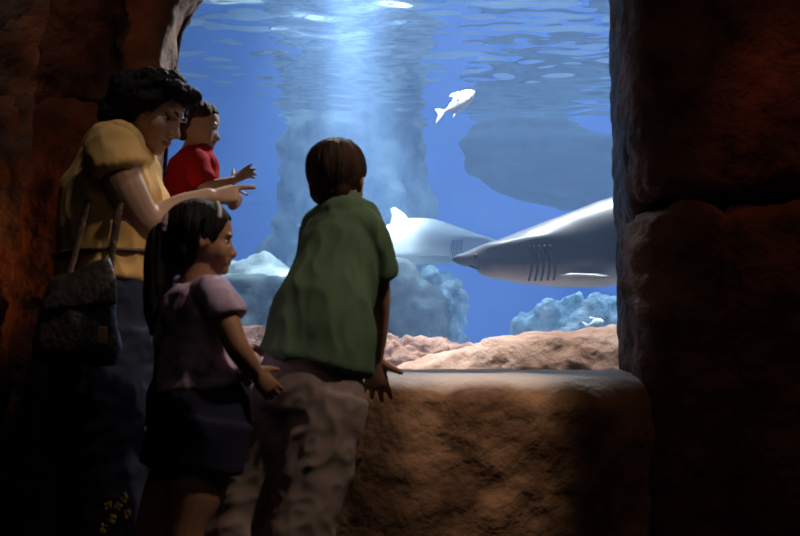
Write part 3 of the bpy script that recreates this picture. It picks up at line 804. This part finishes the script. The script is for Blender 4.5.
tube(bm, [P(314,361,2.40), P(320,335,2.40), P(326,300,2.41), P(338,258,2.44), P(345,228,2.465), P(345,213,2.47), P(345,205,2.475)], [(.135,.124),(.128,.114),(.110,.102),(.100,.094),(.096,.082),(.084,.072),(.054,.056)], n=28, hint=[fdir(15),fdir(18),fdir(yb),fdir(yb+8)], round_ends=False)
tube(bm, [P(345,221,2.465), J['ls'] + Vector((-.004,0,.004)), P(316,262,2.62)], [.046,.046,.048], n=18, hint=(.2,.9,.3), round_ends=False)
tube(bm, [P(346,222,2.455), P(361,225,2.425), P(371,238,2.43), P(377,256,2.445), P(381,275,2.465)], [.040,.046,.043,.039,.038], n=18, hint=(.2,.9,.3), round_ends=False)
me = remesh(bm, .005, 7, .6)
fold(me, .012, (11,11,3.5), 2.0, True, lambda a: np.clip((1.12-a[:,2])/.2, .2, 1)); fold(me, .004, (26,26,8), 8.0, True)
M['green'] = cloth('green_jersey', (.088,.138,.082), (.108,.165,.10))
link('t_shirt', me, M['green'], boy)
bm = bmesh.new()
tube(bm, [P(340,199,2.475)+Vector((0,0,.0)), P(343,207,2.472)], [(.049,.051),(.055,.056)], n=24, sub=2, hint=fdir(yb), round_ends=False)
link('collar', remesh(bm, .004, 2), M['green'], boy)
bm = bmesh.new()
tube(bm, [P(309,408,2.40), P(310,385,2.40), P(314,360,2.40), P(317,345,2.40)], [(.135,.115),(.132,.118),(.120,.108),(.112,.10)], n=26, hint=fdir(15), round_ends=False)
for pts, rd in (([P(289,395,2.42),P(268,450,2.41),P(246,510,2.40),P(224,590,2.37),P(206,648,2.34)], [.088,.082,.074,.072,.070]), ([P(330,395,2.37),P(318,450,2.355),P(304,510,2.34),P(287,590,2.30),P(272,648,2.26)], [.092,.086,.078,.075,.073])):
    pts[-1].z = .075
    tube(bm, pts, rd, n=22, sub=6, hint=(.2,.9,.3), round_ends=False)
me = remesh(bm, .006, 4, .6)
a = verts(me); q = a.copy(); q[:,0] = a[:,0]*4+a[:,2]*7; q[:,1] = a[:,1]*9; q[:,2] = a[:,2]*5-a[:,0]*9
push(me, (.010*(1-2.2*np.abs(nz(q,1.0,3.))) )*np.clip((.78-a[:,2])/.35,.1,1) + .005*(1-2.2*np.abs(nz(q,2.6,9.)))*np.clip((.80-a[:,2])/.2,.1,1))
M['khaki'] = cloth('khaki_cotton', (.24,.175,.155), (.30,.22,.195))
pt = link('trousers', me, M['khaki'], boy)
# rolled pale seam stripe down the outside of the right leg
bm = bmesh.new()
tube(bm, [P(360,392,2.375), P(352,430,2.35), P(340,475,2.33), P(328,520,2.32), P(314,590,2.29), P(302,640,2.26)], [(.006,.010)]*6, n=8, sub=4, hint=(1,0,0))
M['piping'] = cloth('pale_piping', (.38,.33,.31))
tag(link('side_piping', bm, M['piping'], pt), 'pale seam piping down the outer trouser leg')
for an, td in ((P(206,655,2.34), (.3,1)), (P(272,655,2.26), (.35,1))): shoe('shoe', boy, (an.x, an.y, 0), td, .20, .042, M['shoe_dark'], M['sole'])

# ------------------------------------------------------------------ girl with the ponytail
G = lambda x, y, Y: P(x, y, Y-.13)
Mg = headM(G(205,239,2.36), 74, -3, 0, .167)
yg = 58
def pg(bm):
    tube(bm, [G(203,258,2.36), G(197,284,2.36)], [.037,.042], n=16, sub=3, hint=fdir(yg))
    tube(bm, [G(200,420,2.36), G(197,385,2.36), G(196,350,2.36), G(197,312,2.36), G(198,292,2.36), G(197,283,2.36)], [(.095,.08),(.10,.085),(.082,.068),(.09,.072),(.08,.055),(.045,.042)], n=20, hint=fdir(yg))
    limb(bm, [G(214,294,2.275), G(225,318,2.25), G(237,346,2.24), G(246,360,2.255), G(253,370,2.275)], [.032,.029,.026,.024,.019])
    add_hand(bm, G(253,370,2.275), (.55,.35,-.65), (.2,-1,.1), -1, .112, (22,22,24,24), 6)
    limb(bm, [G(186,294,2.44), G(200,340,2.50), G(232,345,2.52)], [.031,.026,.019])
    add_hand(bm, G(232,345,2.52), (1,.4,-.1), (0,.2,1), 1, .112, (20,20,20,20), 6)
    for hip, kn, an in ((G(190,440,2.42), G(152,535,2.40), G(128,668,2.40)), (G(212,440,2.31), G(184,535,2.28), G(158,668,2.30))):
        an.z = .06
        limb(bm, [hip, hip.lerp(kn,.5), kn, kn.lerp(an,.4), an], [.068,.058,.041,.040,.027])
girl = person('girl in a lavender tie-dyed top with a long black ponytail, facing the glass', (-.53, 2.23, 0), .6, Mg, M['skin_b'], pg, .0035)
zl = lambda y, x: float(np.interp(y, [-.6,-.3,-.16,-.04,.06,.14,.22,.28,.4], [-.44,-.42,-.28,-.06,-.08,-.02,.16,.26,.28]))
lumps = [('e',(0,-.26,-.16),(.31,.24,.30)), ('e',(.0,-.55,.06),(.10,.10,.10))]
link('hair', hair_mesh(Mg, .6, zl, .07, lumps, .0035, .018, 7.0), M['hair_black'], girl)
face_parts(girl, Mg, .6, M['hair_black'])
bm = bmesh.new()
tube(bm, [G(172,233,2.34), G(162,238,2.335), G(159,258,2.335), G(158,285,2.335), G(155,310,2.335), G(152,333,2.335)], [.022,.030,.031,.030,.024,.008], n=16, sub=6, hint=(0,1,0))
me = remesh(bm, .0035, 1); a = verts(me); ang = np.arctan2(a[:,1]-2.205, a[:,0]-G(158,285,2.335).x)
push(me, .006*nz(np.stack([ang*4, a[:,2]*6, 0*ang], 1), 1.0) + .003*nz(np.stack([ang*12, a[:,2]*8, 0*ang], 1), 1.0, 4.0))
link('ponytail', me, M['hair_black'], girl)
bm = bmesh.new(); cc = G(168,229,2.34)
for i in range(14):
    t_ = 2*math.pi*i/14; ell(bm, cc + Vector((.006*math.cos(t_)*.5, .026*math.sin(t_), .026*math.cos(t_))), (.012,.011,.011), None, 10, 8)
M['scrunchie'] = cloth('scrunchie', (.40,.27,.30))
link('scrunchie', remesh(bm, .003, 2), M['scrunchie'], girl)
M['clip'] = surf('hair_clip', (.6,.58,.62), None, rough=.3, spec=.7)
bm = bmesh.new(); tube(bm, [G(217,203,2.285), G(219,209,2.278), G(219,217,2.272)], [(.006,.004)]*3, n=10, hint=(0,1,0))
tag(link('hair_clip', bm, M['clip'], girl), 'pale hair clip')
bm = bmesh.new()
tube(bm, [G(201,388,2.36), G(199,370,2.36), G(197,345,2.36), G(197,315,2.36), G(198,297,2.36), G(197,284,2.36)], [(.120,.105),(.112,.098),(.100,.086),(.102,.086),(.090,.068),(.052,.050)], n=26, hint=fdir(yg), round_ends=False)
tube(bm, [G(200,292,2.34), G(214,293,2.277), G(226,308,2.255), G(229,316,2.25)], [.034,.038,.037,.037], n=18, hint=(.2,.9,.3), round_ends=False)
tube(bm, [G(196,292,2.38), G(186,294,2.44), G(190,315,2.47)], [.034,.038,.037], n=18, hint=(.2,.9,.3), round_ends=False)
me = remesh(bm, .0045, 4, .5); fold(me, .007, (10,10,7), 5.0); fold(me, .0035, (24,24,14), 9.0)
M['tiedye'] = cloth('lavender_tie_dye', (.13,.09,.13), (.62,.47,.64), 16, contrast=(.36,.60), extra=[(.46,(.40,.27,.40))])
link('top', me, M['tiedye'], girl)
bm = bmesh.new(); tube(bm, [G(233,366,2.29), G(242,374,2.285), G(249,384,2.29)], [(.010,.005)]*3, n=10, sub=4, hint=(0,1,0))
M['pale_trim'] = cloth('pale_trim', (.60,.58,.72))
tag(link('hem_trim', bm, M['pale_trim'], girl), 'pale lilac trim along the hem of the top')
bm = bmesh.new()
tube(bm, [G(201,376,2.36), G(200,400,2.36), G(200,425,2.36)], [(.112,.098),(.125,.110),(.128,.112)], n=26, hint=fdir(yg), round_ends=False)
for pts in ([G(190,420,2.42), G(176,470,2.415)], [G(213,420,2.31), G(204,468,2.305)]): tube(bm, pts, [.084,.080], n=20, sub=4, hint=(.2,.9,.3), round_ends=False)
me = remesh(bm, .005, 4, .5); fold(me, .006, (10,10,5), 15.0)
M['navy'] = cloth('navy_cotton', (.022,.022,.045), (.03,.03,.06))
sk = link('shorts', me, M['navy'], girl)
bm = bmesh.new(); tube(bm, [G(168,398,2.315), G(167,425,2.315), G(166,452,2.32)], [(.010,.005)]*3, n=10, sub=3, hint=(.4,.9,0))
M['stripe'] = cloth('lilac_stripe', (.30,.24,.48))
tag(link('side_stripe', bm, M['stripe'], sk), 'lilac stripe down the side of the shorts')
for an, td in ((G(128,668,2.40), (1,.4)), (G(158,668,2.30), (1,.3))): shoe('shoe', girl, (an.x, an.y, 0), td, .17, .036, M['shoe_white'], M['sole'])

# ------------------------------------------------------------------ woman in the yellow top
Mw = headM(P(155,113,2.60), 104, -27, -4, .205)
yw = 74
wn = P(124,146,2.62)
def pw(bm):
    tube(bm, [P(147,126,2.605), P(133,142,2.615), wn], [.052,.056,.062], n=18, sub=4, hint=fdir(yw))
    tube(bm, [P(108,335,2.62), P(110,285,2.62), P(112,245,2.62), P(118,190,2.62), P(122,160,2.62), wn], [(.165,.125),(.155,.115),(.14,.11),(.155,.115),(.14,.08),(.065,.06)], n=22, hint=fdir(yw))
    limb(bm, [P(112,150,2.47), P(124,188,2.47), P(148,222,2.53), P(180,209,2.575), P(208,198,2.60)], [.054,.053,.046,.038,.027])
    # pointing hand
    W = P(207,198.5,2.60); Lh = .150
    add_hand(bm, W, (1,.05,.16), (0,-.8,.6), -1, Lh, (6,78,82,84), 3, (.55,.8,-.25), 10, .054)
    limb(bm, [P(104,152,2.76), P(136,215,2.84), P(172,212,2.93)], [.050,.044,.028])
    add_hand(bm, P(172,212,2.93), (1,.35,.2), (-.3,.6,-.5), 1, .15, (20,20,20,20), 6)
    for hip, kn, an in ((P(108,335,2.54), P(114,478,2.50), P(104,640,2.52)), (P(110,335,2.70), P(118,478,2.70), P(112,640,2.74))):
        an.z = .08
        limb(bm, [hip, hip.lerp(kn,.5), kn, kn.lerp(an,.35), an], [.10,.085,.06,.055,.036])
woman = person('woman with short dark hair and a yellow top, bending forward and pointing at the tank', (-.76, 2.62, 0), 0, Mw, M['skin_a'], pw, .004)
zl = lambda y, x: float(np.interp(y, [-.6,-.3,-.12,.0,.10,.17,.25,.4], [-.50,-.46,-.30,-.14,-.02,.12,.24,.28]))
lumps = [('e',(0,-.34,.10),(.42,.34,.36)), ('e',(0,-.42,-.18),(.36,.25,.30)), ('e',(.14,.16,.38),(.25,.22,.12)), ('e',(-.16,.14,.38),(.26,.24,.12)), ('e',(.30,-.05,.16),(.14,.24,.28)), ('e',(-.30,-.05,.16),(.14,.24,.28)), ('e',(-.32,.13,.10),(.09,.13,.26)), ('e',(0,.30,.40),(.22,.13,.10))]
me = hair_mesh(Mw, 0, zl, .14, lumps, .0045, .04, 11.0, top=.04)
a = verts(me); push(me, .010*nz(a, 14, 3.) + .008*nz(a, 40, 6.) + .005*nz(a, 85, 8.))
link('hair', me, M['hair_black'], woman)
face_parts(woman, Mw, 0, M['hair_black'], .35, .013)
bm = bmesh.new()
tube(bm, [P(110,282,2.62), P(111,262,2.62), P(113,235,2.62), P(117,195,2.62), P(121,165,2.62), P(123,152,2.62), wn], [(.175,.130),(.168,.128),(.160,.128),(.170,.132),(.150,.102),(.112,.085),(.075,.072)], n=30, hint=fdir(yw), round_ends=False)
tube(bm, [P(124,151,2.56), P(113,149,2.485), P(113,155,2.475), P(116,164,2.47), P(118,170,2.47)], [.056,.063,.065,.067,.069], n=20, hint=(.2,.9,.3), round_ends=False)
tube(bm, [P(118,150,2.68), P(104,152,2.76), P(116,180,2.80)], [.062,.073,.072], n=20, hint=(.2,.9,.3), round_ends=False)
me = remesh(bm, .0055, 5, .5); fold(me, .012, (7,7,4), 25.0); fold(me, .005, (17,17,11), 29.0)
M['yellow'] = cloth('yellow_cotton', (.72,.42,.15), (.80,.49,.19))
link('top', me, M['yellow'], woman)
bm = bmesh.new(); tube(bm, [P(134,139,2.612), wn + Vector((.005,0,.006))], [(.066,.066),(.078,.074)], n=24, sub=2, hint=fdir(yw), round_ends=False)
link('collar', remesh(bm, .005, 2), M['yellow'], woman)
bm = bmesh.new(); tube(bm, [P(111,255,2.62), P(111,259,2.62)], [(.186,.148)]*2, n=30, sub=1, hint=fdir(yw), round_ends=False)
M['brown_leather'] = surf('brown_leather', (.07,.04,.025), (.12,.07,.045), 12, .5, .4, 60, .4)
link('waist_tie', remesh(bm, .005, 2), M['brown_leather'], woman)
bm = bmesh.new()
tube(bm, [P(109,345,2.62), P(109,315,2.62), P(110,285,2.62), P(110,272,2.62)], [(.178,.145),(.178,.142),(.168,.126),(.160,.118)], n=28, hint=fdir(yw), round_ends=False)
for pts in ([P(109,335,2.54), P(112,400,2.525), P(114,478,2.505), P(108,560,2.51), P(104,625,2.52)], [P(111,335,2.70), P(116,400,2.70), P(118,478,2.70), P(114,560,2.72), P(112,625,2.74)]):
    pts[-1].z = .10; tube(bm, pts, [.118,.106,.085,.080,.080], n=22, sub=6, hint=(.2,.9,.3), round_ends=False)
me = remesh(bm, .007, 4, .5); fold(me, .007, (9,9,12), 35.0); fold(me, .003, (24,24,30), 39.0)
M['denim'] = cloth('dark_denim', (.028,.032,.055), (.04,.045,.075))
jn = link('jeans', me, M['denim'], woman)
M['flower'] = cloth('yellow_print', (.55,.34,.08), (.70,.48,.16), 40)
cov = verts(me)
for fx, fy in ((148,429),(147,446),(104,528),(112,519),(118,506),(124,498),(127,514),(108,506)):
    p0 = P(fx, fy, 2.30); ray = (p0 - Vector((0,0,CAMZ))).normalized()
    rel = cov - np.array([0,0,CAMZ]); tt = rel @ np.array(ray); perp = np.linalg.norm(rel - tt[:,None]*np.array(ray), axis=1)
    near_ = perp < .012
    if not near_.any(): near_ = perp < perp.min() + .004
    hit = Vector((0,0,CAMZ)) + ray*(tt[near_].min() + .001)
    bm = bmesh.new()
    fr_ = random.Random(fx)
    for q in range(4):
        an_ = 2*math.pi*q/4 + fx + fr_.uniform(-.4,.4); ra_ = fr_.uniform(.003,.007)
        ell(bm, hit + Vector((.006*math.cos(an_), 0, .008*math.sin(an_))), (ra_,.002,fr_.uniform(.003,.007)), None, 10, 6)
    tag(link('printed_flower', bm, M['flower'], jn), 'small yellow printed flower')
for an in (P(104,640,2.52), P(112,640,2.74)): shoe('shoe', woman, (an.x, an.y, 0), (1,.2), .24, .045, M['shoe_dark'], M['sole'])

# her shoulder bag
bag = empty('shoulder_bag', P(78,365,2.33), 'dark leather shoulder bag hanging at the hip of the woman in yellow', 'bag')
bm = bmesh.new()
tube(bm, [P(76,364,2.295), P(77,345,2.295), P(79,305,2.31), P(82,275,2.34)], [(.092,.045),(.100,.055),(.088,.045),(.074,.022)], n=28, sub=6, hint=(.12,1,0), round_ends=False)
me = remesh(bm, .005, 6, .6); fold(me, .006, (12,12,9), 45.0)
M['bag_leather'] = surf('dark_bag_leather', (.028,.020,.018), (.055,.038,.032), 12, .5, .4, 60, .4)
link('bag_body', me, M['bag_leather'], bag)
bm = bmesh.new(); tube(bm, [P(79,308,2.26), P(81,288,2.28), P(82,272,2.325)], [(.092,.012),(.086,.014),(.076,.014)], n=24, sub=5, hint=(.12,1,0), round_ends=False)
fl = link('flap', remesh(bm, .004, 4, .6), M['bag_leather'], bag)
bm = bmesh.new(); tube(bm, [P(98,345,2.248), P(99,327,2.255)], [(.022,.006)]*2, n=16, sub=1, hint=(.2,1,0), round_ends=False)
M['tan'] = surf('tan_leather', (.30,.16,.07), (.38,.21,.10), 10, .5)
tag(link('patch_pocket', remesh(bm, .003, 3), M['tan'], bag), 'tan patch pocket')
bm = bmesh.new()
sp = [P(108,292,2.36), P(111,268,2.415), P(114,240,2.435), P(120,205,2.435), P(129,172,2.49), P(129,150,2.545), P(121,135,2.555), P(108,138,2.565), P(97,160,2.53), P(88,200,2.45), P(76,250,2.41), P(66,287,2.36)]
tube(bm, sp, [(.010,.004)]*len(sp), n=8, sub=5, hint=(0,.4,1))
link('strap', bm, M['brown_leather'], bag)

# ------------------------------------------------------------------ toddler standing on the sill
Mt = headM(P(200,126,3.08), 82, -8, 0, .160)
yt = 72
def pt_(bm):
    tube(bm, [P(197,139,3.08), P(193,152,3.08)], [.032,.037], n=14, sub=3, hint=fdir(yt))
    tube(bm, [P(191,245,3.08), P(192,220,3.08), P(192,195,3.08), P(193,172,3.08), P(194,158,3.08), P(193,152,3.08)], [(.082,.072),(.08,.072),(.078,.068),(.082,.066),(.068,.05),(.04,.038)], n=20, hint=fdir(yt))
    limb(bm, [P(195,162,3.0), P(199,175,2.985), P(205,186,2.975), P(220,185,2.985), P(232,181,3.0)], [.029,.027,.024,.021,.016])
    add_hand(bm, P(232,181,3.0), (.85,.25,.55), (-.2,-.9,.35), -1, .098, (4,12,20,24), 12, (.8,.4,-.2), 5, .058)
    limb(bm, [P(192,162,3.16), P(200,188,3.19), P(222,192,3.20)], [.029,.024,.017])
    add_hand(bm, P(222,192,3.20), (1,.1,.1), (0,-.2,1), 1, .095, (15,15,15,15), 8)
    for dy in (-.045,.045):
        hip = P(192,247,3.08+dy); kn = P(192,302,3.08+dy); an = P(189,352,3.08+dy); an.z = .79
        limb(bm, [hip, kn, kn.lerp(an,.4), an], [.052,.038,.036,.026])
tod = person('toddler boy in a red t-shirt standing on the sill, hand raised', (P(192,360,3.08).x, 3.08, .735), .9, Mt, M['skin_c'], pt_, .0035)
zl = lambda y, x: float(np.interp(y, [-.6,-.3,-.16,-.10,.06,.14,.25,.4], [-.34,-.30,-.12,.06,.08,.12,.26,.27]))
link('hair', hair_mesh(Mt, .9, zl, .055, [('e',(0,-.30,-.12),(.27,.17,.22))], .0035, .018, 13.0), M['hair_light'], tod)
face_parts(tod, Mt, .9, M['hair_light'])
bm = bmesh.new()
tube(bm, [P(192,226,3.08), P(192,205,3.08), P(192,185,3.08), P(194,165,3.08), P(194,155,3.08), P(193,150,3.08)], [(.098,.090),(.094,.086),(.092,.082),(.086,.072),(.062,.055),(.045,.044)], n=26, hint=fdir(yt), round_ends=False)
tube(bm, [P(194,160,3.04), P(195,162,3.0), P(200,177,2.985), P(204,185,2.98)], [.032,.038,.041,.042], n=18, hint=(.2,.9,.3), round_ends=False)
tube(bm, [P(193,160,3.12), P(192,162,3.16), P(196,178,3.18)], [.032,.038,.041], n=18, hint=(.2,.9,.3), round_ends=False)
me = remesh(bm, .0045, 4, .5); fold(me, .005, (12,12,8), 55.0); fold(me, .003, (26,26,16), 59.0)
M['red'] = cloth('red_jersey', (.42,.012,.018), (.50,.02,.025))
link('t_shirt', me, M['red'], tod)
bm = bmesh.new()
tube(bm, [P(191,252,3.08), P(191,232,3.08), P(192,215,3.08)], [(.094,.086),(.094,.086),(.086,.078)], n=24, hint=fdir(yt), round_ends=False)
for dy in (-.045,.045): tube(bm, [P(192,245,3.08+dy), P(192,285,3.08+dy)], [.066,.060], n=18, sub=4, hint=(0,1,0), round_ends=False)
me = remesh(bm, .005, 3); link('shorts', me, M['navy'], tod)
for dy in (-.045,.045): 
    an = P(189,352,3.08+dy); shoe('shoe', tod, (an.x, an.y, .735), (1,.2), .13, .030, M['shoe_white'], M['sole'])
